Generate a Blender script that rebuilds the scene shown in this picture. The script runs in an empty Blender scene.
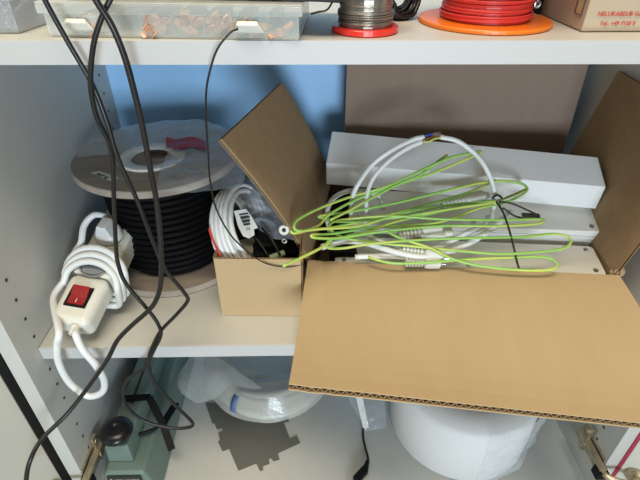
import bpy, bmesh, math, random
from mathutils import Vector as V, Matrix, noise
random.seed(7)
S = bpy.context.scene
COL = S.collection
PI = math.pi

# ------------------------------------------------------------------ camera
FPX = 471.155
PITCH, YAW, ROLL = 0.610642, 0.0235904, 0.00496240
CF = V((math.sin(YAW)*math.cos(PITCH), math.cos(YAW)*math.cos(PITCH), -math.sin(PITCH)))
_x = V((math.cos(YAW), -math.sin(YAW), 0)); _u = _x.cross(CF)
CX = math.cos(ROLL)*_x + math.sin(ROLL)*_u
CU = -math.sin(ROLL)*_x + math.cos(ROLL)*_u
cd = bpy.data.cameras.new('camera'); cam = bpy.data.objects.new('camera', cd); COL.objects.link(cam)
cd.sensor_width = 36; cd.lens = FPX/640*36; cd.clip_start = 0.01
cam.matrix_world = Matrix(((CX.x, CU.x, -CF.x, 0), (CX.y, CU.y, -CF.y, 0), (CX.z, CU.z, -CF.z, 0), (0, 0, 0, 1)))
S.camera = cam

def ray(px, py): return CF + (px-320)/FPX*CX - (py-240)/FPX*CU
def az(px, py, z):
    d = ray(px, py); return d*(z/d.z)
def ay(px, py, y):
    d = ray(px, py); return d*(y/d.y)
def ax(px, py, x):
    d = ray(px, py); return d*(x/d.x)

# ------------------------------------------------------------------ world, lights, exposure
w = bpy.data.worlds.new('world'); S.world = w; w.use_nodes = True
w.node_tree.nodes['Background'].inputs[0].default_value = (1.0, 0.94, 0.83, 1)
w.node_tree.nodes['Background'].inputs[1].default_value = 0.14
def area(name, loc, target, sx, sy, power, color):
    l = bpy.data.lights.new(name, 'AREA'); l.shape = 'RECTANGLE'; l.size = sx; l.size_y = sy; l.energy = power; l.color = color
    o = bpy.data.objects.new(name, l); COL.objects.link(o); o.location = loc
    o.rotation_euler = (V(target)-V(loc)).to_track_quat('-Z', 'Y').to_euler()
    return o
area('ceiling_lamp', (-0.15, -0.12, 1.5), (0.0, 0.36, -0.3), 1.3, 0.55, 30, (1.0, 0.90, 0.72))
area('window_daylight', (0.20, -1.45, -0.24), (0.0, 0.8, -0.26), 0.5, 0.45, 27, (0.72, 0.87, 1.0))
S.view_settings.view_transform = 'Standard'; S.view_settings.look = 'None'
S.view_settings.gamma = 1; S.view_settings.use_curve_mapping = False
S.view_settings.exposure = 0.12

# ------------------------------------------------------------------ materials
def mat(name, c, rough=0.5, metal=0.0, var=0.0, scale=30, bump=0.0, bscale=200, spec=0.5, stretch=None, c2=None, trans=0.0, coat=0.0):
    m = bpy.data.materials.new(name); m.use_nodes = True
    n = m.node_tree.nodes; L = m.node_tree.links; b = n['Principled BSDF']
    b.inputs['Base Color'].default_value = (*c, 1); b.inputs['Roughness'].default_value = rough
    b.inputs['Metallic'].default_value = metal; b.inputs['Specular IOR Level'].default_value = spec
    b.inputs['Transmission Weight'].default_value = trans; b.inputs['Coat Weight'].default_value = coat
    tc = n.new('ShaderNodeTexCoord'); mp = n.new('ShaderNodeMapping'); L.new(tc.outputs['Object'], mp.inputs[0])
    if stretch: mp.inputs['Scale'].default_value = stretch
    if var or c2:
        t = n.new('ShaderNodeTexNoise'); t.inputs['Scale'].default_value = scale; t.inputs['Detail'].default_value = 4
        L.new(mp.outputs[0], t.inputs['Vector'])
        r = n.new('ShaderNodeValToRGB'); r.color_ramp.elements[0].position = 0.3; r.color_ramp.elements[1].position = 0.7
        k = c2 if c2 else tuple(x*(1-var) for x in c)
        r.color_ramp.elements[0].color = (*k, 1); r.color_ramp.elements[1].color = (*c, 1)
        L.new(t.outputs['Fac'], r.inputs[0]); L.new(r.outputs[0], b.inputs['Base Color'])
    if bump:
        t2 = n.new('ShaderNodeTexNoise'); t2.inputs['Scale'].default_value = bscale
        L.new(mp.outputs[0], t2.inputs['Vector'])
        bp = n.new('ShaderNodeBump'); bp.inputs['Strength'].default_value = bump; bp.inputs['Distance'].default_value = 0.002
        L.new(t2.outputs['Fac'], bp.inputs['Height']); L.new(bp.outputs[0], b.inputs['Normal'])
    return m

def film(name, c, opac, rough=0.15, bump=0.3, bscale=60):
    """thin clear plastic film: mostly see-through, with a milky share and glossy wrinkles"""
    m = bpy.data.materials.new(name); m.use_nodes = True
    n = m.node_tree.nodes; L = m.node_tree.links; b = n['Principled BSDF']; out = n['Material Output']
    b.inputs['Base Color'].default_value = (*c, 1); b.inputs['Roughness'].default_value = rough
    b.inputs['Coat Weight'].default_value = 0.4
    tr = n.new('ShaderNodeBsdfTransparent'); mx = n.new('ShaderNodeMixShader')
    lw = n.new('ShaderNodeLayerWeight'); lw.inputs['Blend'].default_value = 0.35
    ad = n.new('ShaderNodeMath'); ad.operation = 'MULTIPLY_ADD'; ad.inputs[1].default_value = 0.5; ad.inputs[2].default_value = opac; ad.use_clamp = True
    L.new(lw.outputs['Facing'], ad.inputs[0]); L.new(ad.outputs[0], mx.inputs[0])
    L.new(tr.outputs[0], mx.inputs[1]); L.new(b.outputs[0], mx.inputs[2]); L.new(mx.outputs[0], out.inputs[0])
    tc = n.new('ShaderNodeTexCoord'); t = n.new('ShaderNodeTexNoise'); t.inputs['Scale'].default_value = bscale; t.inputs['Distortion'].default_value = 1.5
    L.new(tc.outputs['Object'], t.inputs['Vector'])
    bp = n.new('ShaderNodeBump'); bp.inputs['Strength'].default_value = bump; bp.inputs['Distance'].default_value = 0.01
    L.new(t.outputs['Fac'], bp.inputs['Height']); L.new(bp.outputs[0], b.inputs['Normal']); L.new(bp.outputs[0], lw.inputs['Normal'])
    return m

M = dict(
    laminate=mat('laminate', (0.59, 0.575, 0.52), 0.45, var=0.03, scale=60, bump=0.04, bscale=900),
    backboard=mat('backboard', (0.37, 0.65, 0.98), 0.5, var=0.03, scale=20),
    edge=mat('edge_banding', (0.56, 0.55, 0.53), 0.5),
    floor=mat('floor_lino', (0.35, 0.33, 0.30), 0.6, var=0.2, scale=8),
    wallpaint=mat('wall_paint', (0.7, 0.69, 0.66), 0.8, var=0.03),
    black=mat('black_plastic', (0.005, 0.005, 0.005), 0.5, spec=0.18),
    blackgloss=mat('black_gloss', (0.005, 0.005, 0.005), 0.32, coat=0.15),
    blackcable=mat('black_cable', (0.012, 0.010, 0.009), 0.38, var=0.2, scale=100),
    blackwind=mat('black_winding', (0.0035, 0.0035, 0.004), 0.6, spec=0.12),
    hole=mat('drilled_hole', (0.05, 0.04, 0.03), 0.9),
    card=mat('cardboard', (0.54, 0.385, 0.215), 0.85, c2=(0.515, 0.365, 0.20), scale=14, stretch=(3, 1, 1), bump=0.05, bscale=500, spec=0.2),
    card_shaded=mat('cardboard_shaded', (0.40, 0.27, 0.155), 0.9, var=0.12, scale=60, spec=0.1),  # darker cardboard copy with the shade of the standing flaps in its colour
    flute=mat('cardboard_flute', (0.36, 0.24, 0.13), 0.95, spec=0.1),
    carton=mat('grey_board', (0.31, 0.225, 0.17), 0.9, var=0.06, scale=10, stretch=(8, 1, 1), spec=0.15),
    cardpale=mat('pale_cardboard', (0.50, 0.40, 0.28), 0.85, var=0.05, scale=10, spec=0.2),
    whitecard=mat('white_board', (0.93, 0.92, 0.90), 0.55, var=0.03, scale=20),
    abs=mat('light_grey_abs', (0.90, 0.87, 0.79), 0.45, bump=0.05, bscale=800),
    white=mat('white_plastic', (0.78, 0.78, 0.76), 0.3),
    whitecable=mat('white_cable', (0.80, 0.80, 0.78), 0.35),
    creamcable=mat('cream_cable', (0.70, 0.68, 0.60), 0.4),
    cream=mat('cream_plastic', (0.74, 0.72, 0.63), 0.35),
    socket=mat('grey_socket', (0.25, 0.25, 0.25), 0.5),
    redswitch=mat('red_switch', (0.30, 0.008, 0.008), 0.15, coat=0.5),
    red=mat('red_plastic', (0.72, 0.035, 0.02), 0.3),
    redwire=mat('red_wire', (0.62, 0.035, 0.025), 0.4),
    pinklabel=mat('pink_label', (0.62, 0.10, 0.14), 0.5),
    orange=mat('orange_plastic', (0.85, 0.20, 0.012), 0.35),
    solder=mat('solder_wire', (0.36, 0.33, 0.28), 0.32, metal=0.8, c2=(0.20, 0.17, 0.14), scale=50),
    steel=mat('steel', (0.55, 0.53, 0.50), 0.3, metal=1.0),
    nickel=mat('hinge_nickel', (0.72, 0.63, 0.46), 0.38, metal=0.9, c2=(0.42, 0.35, 0.24), scale=60),
    copper=mat('copper_lug', (0.72, 0.40, 0.26), 0.4, metal=0.3),
    greywood=mat('drum_board', (0.47, 0.385, 0.295), 0.8, c2=(0.28, 0.235, 0.195), scale=9, stretch=(1, 5, 1), bump=0.1, bscale=120),
    teal=mat('teal_enamel', (0.165, 0.225, 0.19), 0.4, var=0.06, scale=20),
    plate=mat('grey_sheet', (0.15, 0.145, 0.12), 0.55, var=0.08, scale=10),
    green=mat('wire_green', (0.33, 0.60, 0.13), 0.35),
    yellow=mat('wire_yellow', (0.60, 0.68, 0.14), 0.35),
    blue=mat('wire_blue', (0.03, 0.08, 0.45), 0.4),
    brown=mat('wire_brown', (0.20, 0.07, 0.03), 0.4),
    foam=mat('white_foam', (0.82, 0.80, 0.76), 0.6, var=0.03, scale=40, stretch=(8, 8, 0.3)),
    tube=mat('milky_tubing', (0.58, 0.57, 0.50), 0.3),
    bluelabel=mat('blue_print', (0.13, 0.18, 0.36), 0.5),
    paper=mat('paper_label', (0.74, 0.72, 0.66), 0.6),
    ink=mat('black_ink', (0.03, 0.03, 0.03), 0.6),
    redink=mat('red_ink', (0.62, 0.07, 0.04), 0.7),
    greytext=mat('pale_ink', (0.55, 0.55, 0.52), 0.6),
    darkstuff=mat('dark_parts', (0.03, 0.03, 0.032), 0.4, c2=(0.10, 0.10, 0.10), scale=60),
    nuts=mat('zinc_nuts', (0.36, 0.33, 0.27), 0.35, metal=0.7, c2=(0.10, 0.09, 0.08), scale=120),
    olive=mat('olive_rubber', (0.34, 0.31, 0.22), 0.6, var=0.1),
    film=film('clear_film', (0.78, 0.80, 0.82), 0.15, bscale=28),
    milky=film('milky_film', (0.72, 0.70, 0.61), 0.45, rough=0.3, bump=0.25, bscale=14),
    bagfilm=film('bag_film', (0.80, 0.84, 0.88), 0.24, rough=0.12, bump=0.4, bscale=22),
    wispy=film('wispy_film', (0.72, 0.72, 0.66), 0.22, rough=0.25, bump=0.3, bscale=20),
    case=film('case_plastic', (0.80, 0.80, 0.72), 0.27, rough=0.2, bump=0.03),
    clearcase=film('clear_case', (0.66, 0.67, 0.68), 0.26, rough=0.1, bump=0.03),
    redprint=mat('red_print_film', (0.42, 0.012, 0.015), 0.5),
    pinkline=mat('red_seal', (0.50, 0.05, 0.10), 0.5),
    doorface=mat('door_face', (0.66, 0.62, 0.52), 0.5, var=0.02),
)

# ------------------------------------------------------------------ mesh helpers
class B:
    def __init__(s): s.v = []; s.f = []; s.m = []
    def add(s, vs, fs, mi=0):
        o = len(s.v); s.v += [V(p) for p in vs]
        for f in fs: s.f.append([i+o for i in f]); s.m.append(mi)
        return s
    def hexa(s, p, mi=0):   # p: bottom 4 ccw, top 4 ccw
        return s.add(p, [(3, 2, 1, 0), (4, 5, 6, 7), (0, 1, 5, 4), (1, 2, 6, 5), (2, 3, 7, 6), (3, 0, 4, 7)], mi)
    def box(s, x0, x1, y0, y1, z0, z1, mi=0):
        return s.hexa([(x0, y0, z0), (x1, y0, z0), (x1, y1, z0), (x0, y1, z0), (x0, y0, z1), (x1, y0, z1), (x1, y1, z1), (x0, y1, z1)], mi)
    def obox(s, c, ex, ey, ez, mi=0):   # centre and half-extent vectors
        c, ex, ey, ez = V(c), V(ex), V(ey), V(ez)
        return s.hexa([c-ex-ey-ez, c+ex-ey-ez, c+ex+ey-ez, c-ex+ey-ez, c-ex-ey+ez, c+ex-ey+ez, c+ex+ey+ez, c-ex+ey+ez], mi)
    def lathe(s, prof, c=(0, 0, 0), n=48, axis=None, mi=0, close=True):
        c = V(c); q = V(axis).to_track_quat('Z', 'Y') if axis is not None else None
        vs = []
        for r, z in prof:
            for k in range(n):
                p = V((r*math.cos(2*PI*k/n), r*math.sin(2*PI*k/n), z))
                if q: p = q @ p
                vs.append(c+p)
        fs = []
        m = len(prof)
        for i in range(m-1 if not close else m):
            j = (i+1) % m
            for k in range(n):
                l = (k+1) % n; fs.append((i*n+k, i*n+l, j*n+l, j*n+k))
        return s.add(vs, fs, mi)
    def disc(s, c, r, h, n=48, axis=None, mi=0):
        return s.cyl(c, r, h, n, axis, mi)
    def cyl(s, c, r, h, n=32, axis=None, mi=0, r2=None, bev=0.0):
        c = V(c); q = V(axis).to_track_quat('Z', 'Y') if axis is not None else None
        r2 = r if r2 is None else r2
        prof = [(r-bev, 0), (r, bev), (r2, h-bev), (r2-bev, h)] if bev else [(r, 0), (r2, h)]
        vs = []
        for rr, z in prof:
            for k in range(n):
                p = V((rr*math.cos(2*PI*k/n), rr*math.sin(2*PI*k/n), z))
                vs.append(c+(q @ p if q else p))
        fs = [tuple(reversed(range(n))), tuple(range((len(prof)-1)*n, len(prof)*n))]
        for i in range(len(prof)-1):
            for k in range(n):
                l = (k+1) % n; fs.append((i*n+k, i*n+l, (i+1)*n+l, (i+1)*n+k))
        return s.add(vs, fs, mi)
    def tube(s, pts, r, n=8, mi=0, closed=False, stripe=None, rf=None):
        P = [V(p) for p in pts]; m = len(P)
        up = None; vs = []; frames = []
        for i in range(m):
            a = P[(i-1) % m] if (closed or i > 0) else P[i]; b = P[(i+1) % m] if (closed or i < m-1) else P[i]
            t = (b-a)
            if t.length < 1e-9: t = V((0, 0, 1))
            t.normalize()
            if up is None:
                up = t.orthogonal().normalized()
            up = (up - up.dot(t)*t)
            if up.length < 1e-6: up = t.orthogonal()
            up.normalize(); frames.append((t, up.copy(), t.cross(up)))
        for i in range(m):
            t, u, v_ = frames[i]; rr = r if rf is None else r*rf(i/(m-1))
            for k in range(n):
                a = 2*PI*k/n; vs.append(P[i]+rr*(math.cos(a)*u+math.sin(a)*v_))
        o = len(s.v); s.v += vs
        for i in range(m if closed else m-1):
            j = (i+1) % m
            for k in range(n):
                l = (k+1) % n
                s.f.append([o+i*n+k, o+i*n+l, o+j*n+l, o+j*n+k])
                if stripe: s.m.append(stripe[1] if ((k + int(i*stripe[2])) % n) < stripe[3] else stripe[0])
                else: s.m.append(mi)
        if not closed:
            s.f.append([o+k for k in reversed(range(n))]); s.m.append(mi)
            s.f.append([o+(m-1)*n+k for k in range(n)]); s.m.append(mi)
        return s
    def board(s, P, t=0.004, nu=2, nv=2, flutes=0, amp=0.42, bend=None):
        """corrugated board: P = corners (u0v0, u1v0, u1v1, u0v1); flutes run along v; the wavy core shows at the v ends. slots 0 liner, 1 flute"""
        P = [V(p) for p in P]
        def pt(u, v_):
            p = P[0]*(1-u)*(1-v_)+P[1]*u*(1-v_)+P[2]*u*v_+P[3]*(1-u)*v_
            return p + (bend(u, v_) if bend else V((0, 0, 0)))
        def nrm(u, v_):
            e = 1e-3
            du = pt(min(u+e, 1), v_)-pt(max(u-e, 0), v_); dv = pt(u, min(v_+e, 1))-pt(u, max(v_-e, 0))
            return du.cross(dv).normalized()
        lt = t*0.14
        NU = max(nu, 2)
        def sheet(o0, o1, mi):
            vs = []
            for j in range(nv+1):
                for i in range(NU+1):
                    u, v_ = i/NU, j/nv; n_ = nrm(u, v_); vs.append(pt(u, v_)+n_*o0); vs.append(pt(u, v_)+n_*o1)
            W = 2*(NU+1); fs = []
            for j in range(nv):
                for i in range(NU):
                    a = j*W+2*i; fs.append((a, a+W, a+W+2, a+2)); fs.append((a+1, a+3, a+W+3, a+W+1))
            for i in range(NU):
                a = 2*i; fs.append((a, a+2, a+3, a+1)); a = nv*W+2*i; fs.append((a, a+1, a+3, a+2))
            for j in range(nv):
                a = j*W; fs.append((a, a+1, a+W+1, a+W)); a = j*W+2*NU; fs.append((a, a+W, a+W+1, a+1))
            s.add(vs, fs, mi)
        sheet(t/2-lt, t/2, 0); sheet(-t/2, -t/2+lt, 0)
        if flutes:
            K = flutes*4
            vs = []; fs = []
            for i in range(K+1):
                u = i/K; o_ = (t/2-lt)*math.sin(2*PI*u*flutes)
                for j in range(nv+1):
                    v_ = j/nv; n_ = nrm(u, v_)
                    vs.append(pt(u, v_)+n_*(o_-lt/2)); vs.append(pt(u, v_)+n_*(o_+lt/2))
            W = 2*(nv+1)
            for i in range(K):
                for j in range(nv):
                    a = i*W+2*j; fs.append((a, a+2, a+W+2, a+W)); fs.append((a+1, a+W+1, a+W+3, a+3))
                a = i*W; fs.append((a, a+W, a+W+1, a+1)); a = i*W+2*nv; fs.append((a, a+1, a+W+1, a+W))
            s.add(vs, fs, 1)
        else:
            sheet(-t/2+lt, t/2-lt, 1)
        return s
    def grid(s, fn, nu, nv, th=0.0004, mi=0):
        """thin sheet with thickness over (u, v)"""
        vs = [fn(i/nu, j/nv) for j in range(nv+1) for i in range(nu+1)]
        W = nu+1; fs = [(j*W+i, j*W+i+1, j*W+W+i+1, j*W+W+i) for j in range(nv) for i in range(nu)]
        return s.add(vs, fs, mi)
    def poly(s, pts, h, mi=0):   # extruded polygon, pts in 3D, along +z by h
        n = len(pts); vs = [V(p) for p in pts]+[V(p)+V((0, 0, h)) for p in pts]
        fs = [tuple(reversed(range(n))), tuple(range(n, 2*n))]+[(i, (i+1) % n, n+(i+1) % n, n+i) for i in range(n)]
        return s.add(vs, fs, mi)

def props(o, label=None, cat=None, group=None, kind=None):
    for k, v_ in (('label', label), ('category', cat), ('group', group), ('kind', kind)):
        if v_: o[k] = v_
    return o

def wloc(p):
    l = p.location.copy()
    while p.parent: p = p.parent; l += p.location
    return l

def build(name, b, mats, parent=None, smooth=False, bevel=0.0, seg=2, label=None, cat=None, group=None, kind=None, solid=0.0, subsurf=0):
    xs = [v.x for v in b.v]; ys = [v.y for v in b.v]; zs = [v.z for v in b.v]
    base = V(((min(xs)+max(xs))/2, (min(ys)+max(ys))/2, min(zs)))
    me = bpy.data.meshes.new(name); me.from_pydata([v-base for v in b.v], [], b.f)
    for m_ in (mats if isinstance(mats, (list, tuple)) else [mats]): me.materials.append(M[m_] if isinstance(m_, str) else m_)
    for p, mi in zip(me.polygons, b.m): p.material_index = mi; p.use_smooth = smooth
    me.update()
    bm = bmesh.new(); bm.from_mesh(me); bmesh.ops.recalc_face_normals(bm, faces=bm.faces); bm.to_mesh(me); bm.free()
    o = bpy.data.objects.new(name, me); COL.objects.link(o)
    if parent: o.parent = parent; o.location = base-wloc(parent)
    else: o.location = base
    if solid:
        md = o.modifiers.new('solid', 'SOLIDIFY'); md.thickness = solid; md.offset = 0
    if subsurf:
        md = o.modifiers.new('sub', 'SUBSURF'); md.levels = md.render_levels = subsurf
    if bevel:
        md = o.modifiers.new('bevel', 'BEVEL'); md.width = bevel; md.segments = seg; md.limit_method = 'ANGLE'; md.angle_limit = math.radians(40)
        if not smooth:
            for p in me.polygons: p.use_smooth = True
            wn = o.modifiers.new('wn', 'WEIGHTED_NORMAL'); wn.keep_sharp = False
    return props(o, label, cat, group, kind)

def thing(name, loc, label, cat, group=None):
    o = bpy.data.objects.new(name, None); COL.objects.link(o); o.empty_display_size = 0.02
    o.location = loc; return props(o, label, cat, group)

def spline(pts, k=8, closed=False):
    P = [V(p) for p in pts]; n = len(P); out = []
    rng = n if closed else n-1
    for i in range(rng):
        p1, p2 = P[i], P[(i+1) % n]
        p0 = P[(i-1) % n] if (closed or i > 0) else p1*2-p2
        p3 = P[(i+2) % n] if (closed or i < n-2) else p2*2-p1
        for j in range(k):
            t = j/k; t2 = t*t; t3 = t2*t
            out.append(0.5*((2*p1)+(-p0+p2)*t+(2*p0-5*p1+4*p2-p3)*t2+(-p0+3*p1-3*p2+p3)*t3))
    if not closed: out.append(P[-1])
    return out

def text(name, body, size, origin, xdir, ydir, m, parent, depth=0.0002, sx=1.0, label=None):
    """flat raised lettering turned into a mesh"""
    c = bpy.data.curves.new(name, 'FONT'); c.body = body; c.size = size; c.extrude = depth; c.resolution_u = 3
    t = bpy.data.objects.new(name+'_src', c); COL.objects.link(t)
    dg = bpy.context.evaluated_depsgraph_get(); me = bpy.data.meshes.new_from_object(t.evaluated_get(dg))
    bpy.data.objects.remove(t)
    X = V(xdir).normalized(); Y = V(ydir); Y = (Y-Y.dot(X)*X).normalized(); Z = X.cross(Y)
    b = B(); b.add([V(origin)+X*v.co.x*sx+Y*v.co.y+Z*v.co.z for v in me.vertices], [tuple(p.vertices) for p in me.polygons])
    return build(name, b, m, parent, label=label)

def nz(p, s): return noise.noise(V(p)*s)

# ------------------------------------------------------------------ setting
XL, XR = -0.332, 0.430
YW, YS, YB = 0.369, 0.399, 0.799
ZT, ZM, ZF = -0.085, -0.436, -0.735      # shelf tops and cabinet bottom
build('floor', B().box(-2.5, 2.5, -2.5, 0.9, -0.86, -0.84), 'floor', kind='structure')
build('wall_back', B().box(-2.5, 2.5, 0.84, 0.88, -0.84, 1.7), 'wallpaint', kind='structure')

# ------------------------------------------------------------------ cabinet
cab = thing('cabinet', (0.049, 0.58, -0.84), 'light grey laminate cupboard standing open with three shelf levels of electrical supplies', 'cabinet')
T = 0.019
for side, x0, x1 in ((-1, XL-T, XL), (1, XR, XR+T)):
    b = B().box(x0, x1, YW, YB+0.02, -0.84, 0.26)
    sp = build('side_panel', b, 'laminate', cab, bevel=0.0008)
    # rows of shelf pin holes: thin dark discs countersunk into the face
    xf = XL if side < 0 else XR
    for yy in (0.402, 0.765):
        for k in range(22):
            z = -0.302-0.0292*k+0.0292*6
            if z < -0.70 or abs(z+0.445) < 0.014 or abs(z+0.094) < 0.014: continue
            build('pin_hole', B().cyl((xf-side*0.0002, yy, z), 0.0021, 0.0004, 12, axis=(-side, 0, 0)), 'hole', sp, label='small dark shelf pin hole')
build('back_panel', B().box(XL-0.003, XR+0.003, YB, YB+0.006, -0.84, 0.26), 'backboard', cab)
build('bottom_panel', B().box(XL, XR, YW, YB, ZF-T, ZF), 'laminate', cab, bevel=0.0008)
build('plinth', B().box(XL, XR, YW+0.02, YW+0.035, -0.84, ZF-T), 'laminate', cab)
for z in (ZT, ZM):
    sh = build('shelf', B().box(XL+0.0008, XR-0.0008, YS+0.001, YB, z-T, z), 'laminate', cab, bevel=0.0006)
    build('front_edge', B().box(XL+0.0008, XR-0.0008, YS, YS+0.001, z-T+0.0003, z-0.0003), 'edge', sp if False else sh)

def door(side):
    xh = XL-T if side < 0 else XR+T
    d = V((side*0.33, -0.94, 0)).normalized() if side < 0 else V((side*0.77, -0.64, 0)).normalized()
    nn = V((-d.y, d.x, 0))*(1 if side < 0 else -1)    # pointing inwards
    nn = nn if nn.x*side < 0 else -nn
    h0 = V((xh+(-0.010 if side < 0 else 0.0022), YW-0.004, 0))
    b = B(); W = 0.36; z0, z1 = -0.80, 0.25
    out = -nn*0.018
    b.hexa([h0+V((0, 0, z0)), h0+d*W+V((0, 0, z0)), h0+d*W+out+V((0, 0, z0)), h0+out+V((0, 0, z0)),
            h0+V((0, 0, z1)), h0+d*W+V((0, 0, z1)), h0+d*W+out+V((0, 0, z1)), h0+out+V((0, 0, z1))])
    dr = build('door', b, 'doorface', cab, bevel=0.0008)
    # left: black strip painting the shaded door gap; right: red sealing strip
    a = V((xh+side*0.0005, YW-0.001, 0)); c = h0+nn*0.0005
    b = B().hexa([a+V((0, 0, z0)), c+V((0, 0, z0)), c+V((0, 0.006, z0)), a+V((0, 0.006, z0)), a+V((0, 0, z1)), c+V((0, 0, z1)), c+V((0, 0.006, z1)), a+V((0, 0.006, z1))])
    build('gap_shade_or_seal', b, 'black' if side < 0 else 'pinkline', dr, label='black strip painted as shade in the hinge gap' if side < 0 else 'red sealing strip')
    return dr, h0, d, nn
for side in (-1, 1):
    dr, h0, d, nn = door(side)
    HY = -0.007 if side < 0 else -0.004
    xf = XL if side < 0 else XR
    z = -0.667
    b = B()
    s = -side
    b.obox((xf+s*0.0015, 0.405+HY, z), (0.0015, 0, 0), (0, 0.030, 0), (0, 0, 0.009))          # plate
    b.obox((xf+s*0.006, 0.418+HY, z), (0.003, 0, 0), (0, 0.006, 0), (0, 0, 0.026))            # cross wings
    b.cyl((xf+s*0.009, 0.418+HY, z+0.018), 0.0045, 0.002, 16, axis=(s, 0, 0))
    b.cyl((xf+s*0.009, 0.418+HY, z-0.018), 0.0045, 0.002, 16, axis=(s, 0, 0))
    hg = build('hinge', b, 'nickel', cab, bevel=0.0008, label='tarnished metal cup hinge')
    b = B()
    b.obox((xf+s*0.010, 0.396+HY, z), (0.005, 0, 0), (0, 0.034, 0), (0, 0, 0.0065))
    b.cyl((xf+s*0.015, 0.408+HY, z), 0.004, 0.0015, 16, axis=(s, 0, 0))
    build('hinge_arm', b, 'nickel', hg, bevel=0.0015)
    b = B()
    e = V((xf+s*0.008, 0.365, z)); cup = h0+d*0.022+V((0, 0, z))+nn*0.004
    m1 = V((xf+s*0.006, 0.352, z))
    b.tube(spline([e, m1, V((h0.x, 0.345, z))+nn*0.004, cup], 5), 0.0045, 8)
    b.cyl(cup-nn*0.0035, 0.016, 0.003, 24, axis=nn)
    build('hinge_cup', b, 'nickel', hg, smooth=False, bevel=0.0005)
    b = B().obox((xf+s*0.009, 0.362, z-0.006), (0.008, 0, 0), (0, 0.008, 0), (0, 0, 0.008))
    build('damper_clip', b, 'black', hg, bevel=0.001, label='small black plastic clip')

# ------------------------------------------------------------------ large carton with its four open flaps
HZ = -0.378
A_ = az(308, 262, HZ); B_ = az(617, 277, HZ)
bl = V((0.034, 0.718, HZ)); br = V((0.408, 0.700, HZ))
ft = lambda p: V((p.x, p.y, ZM+0.0005))
big = thing('cardboard_box', ((A_+B_+bl+br)/4).xy.to_3d()+V((0, 0, ZM)), 'large open brown cardboard box with flaps spread wide, holding white cases under green wire', 'box')
b = B(); TH = 0.004
iv = V((0, TH/2, 0))
dn = V((0, 0, -0.0015))
b.board([ft(A_), ft(B_), B_+dn, A_+dn], TH); build('front_wall', b, ['card', 'flute'], big)
b = B().board([ft(bl), ft(br), br+dn, bl+dn], TH); build('back_wall', b, ['card_shaded', 'flute'], big)
b = B().board([ft(A_)+V((0, .003, 0)), ft(bl)-V((0, .003, 0)), bl-V((0, .003, 0))+dn, A_+V((0, .003, 0))+dn], TH); build('left_wall', b, ['card_shaded', 'flute'], big)
b = B().board([ft(B_)+V((0, .003, 0)), ft(br)-V((0, .003, 0)), br-V((0, .003, 0))+dn, B_+V((0, .003, 0))+dn], TH); build('right_wall', b, ['card_shaded', 'flute'], big)
b = B().hexa([ft(A_)+V((.003, .003, 0)), ft(B_)+V((-.003, .003, 0)), ft(br)+V((-.003, -.003, 0)), ft(bl)+V((.003, -.003, 0))] +
             [p+V((0, 0, .004)) for p in (ft(A_)+V((.003, .003, 0)), ft(B_)+V((-.003, .003, 0)), ft(br)+V((-.003, -.003, 0)), ft(bl)+V((.003, -.003, 0)))])
build('bottom_board', b, 'card_shaded', big)
C_ = V((-0.0249, 0.335, -0.4345)); C_ = az(289, 394, -0.396)
D_ = az(714, 441, -0.418)
def fbend(u, v_): return V((0, 0, 0.011*v_**5+0.003*math.sin(PI*v_)*(0.4+0.6*u)-0.0012*math.exp(-((u-.055)/.014)**2)-0.0008*math.exp(-((u-.115)/.014)**2)-0.002*math.sin(2*PI*u*1.3)*v_*(1-v_)))
b = B().board([A_+V((0, -.002, .001)), B_+V((0, -.002, .001)), D_, C_], 0.0084, nu=80, nv=12, flutes=50, bend=fbend)
ff = build('front_flap', b, ['card', 'flute'], big, smooth=False)
# scored fold line along the left side of the front flap
# left flap
P1 = A_+V((0, .003, 0)); P2 = bl+V((0, -.003, 0))
def onray(px, py, target, P):
    return None
O1 = ay(220, 140, 0.440); O2 = ay(281, 83, 0.655)
b = B().board([P1, O1, O2, P2], 0.004, nu=2, nv=2)
b = B().board([P2, P1, O1, O2], 0.0052, nu=40, nv=8, flutes=30, bend=lambda u, v_: V((0.006*math.sin(PI*v_), 0, 0)))
build('left_flap', b, ['card_shaded', 'flute'], big)
# right flap
R1 = B_+V((0, .003, 0)); R2 = br+V((0, -.003, 0)); R3 = ax(620, 71, 0.4265); R4 = R1+(R3-R2)+V((0.004, 0.02, 0.0))
b = B().board([R1, R2, R3, R4], 0.004, nu=30, nv=6, flutes=30); build('right_flap', b, ['card_shaded', 'flute'], big)
# back flap
b = B().board([bl+V((0.022, 0, 0)), br+V((0.003, 0, 0)), V((0.4165, 0.722, -0.125)), V((0.0565, 0.735, -0.125))], 0.004, nu=40, nv=4, flutes=40); build('back_flap', b, ['carton', 'flute'], big)
# torn shreds at the right hand corner
b = B()
for k in range(9):
    p = B_+V((-0.006+0.0018*k, 0.004*random.random(), 0.002)); q_ = p+V((0.004*(random.random()-.2), 0.008*random.random(), 0.003+0.007*random.random()))
    b.obox((p+q_)/2, (0.0018, 0.0005, 0.001), (0, 0.0006, 0.0003), (q_-p)/2)
build('torn_corner', b, 'card_shaded', big, label='torn shreds of cardboard at the corner')

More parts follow.
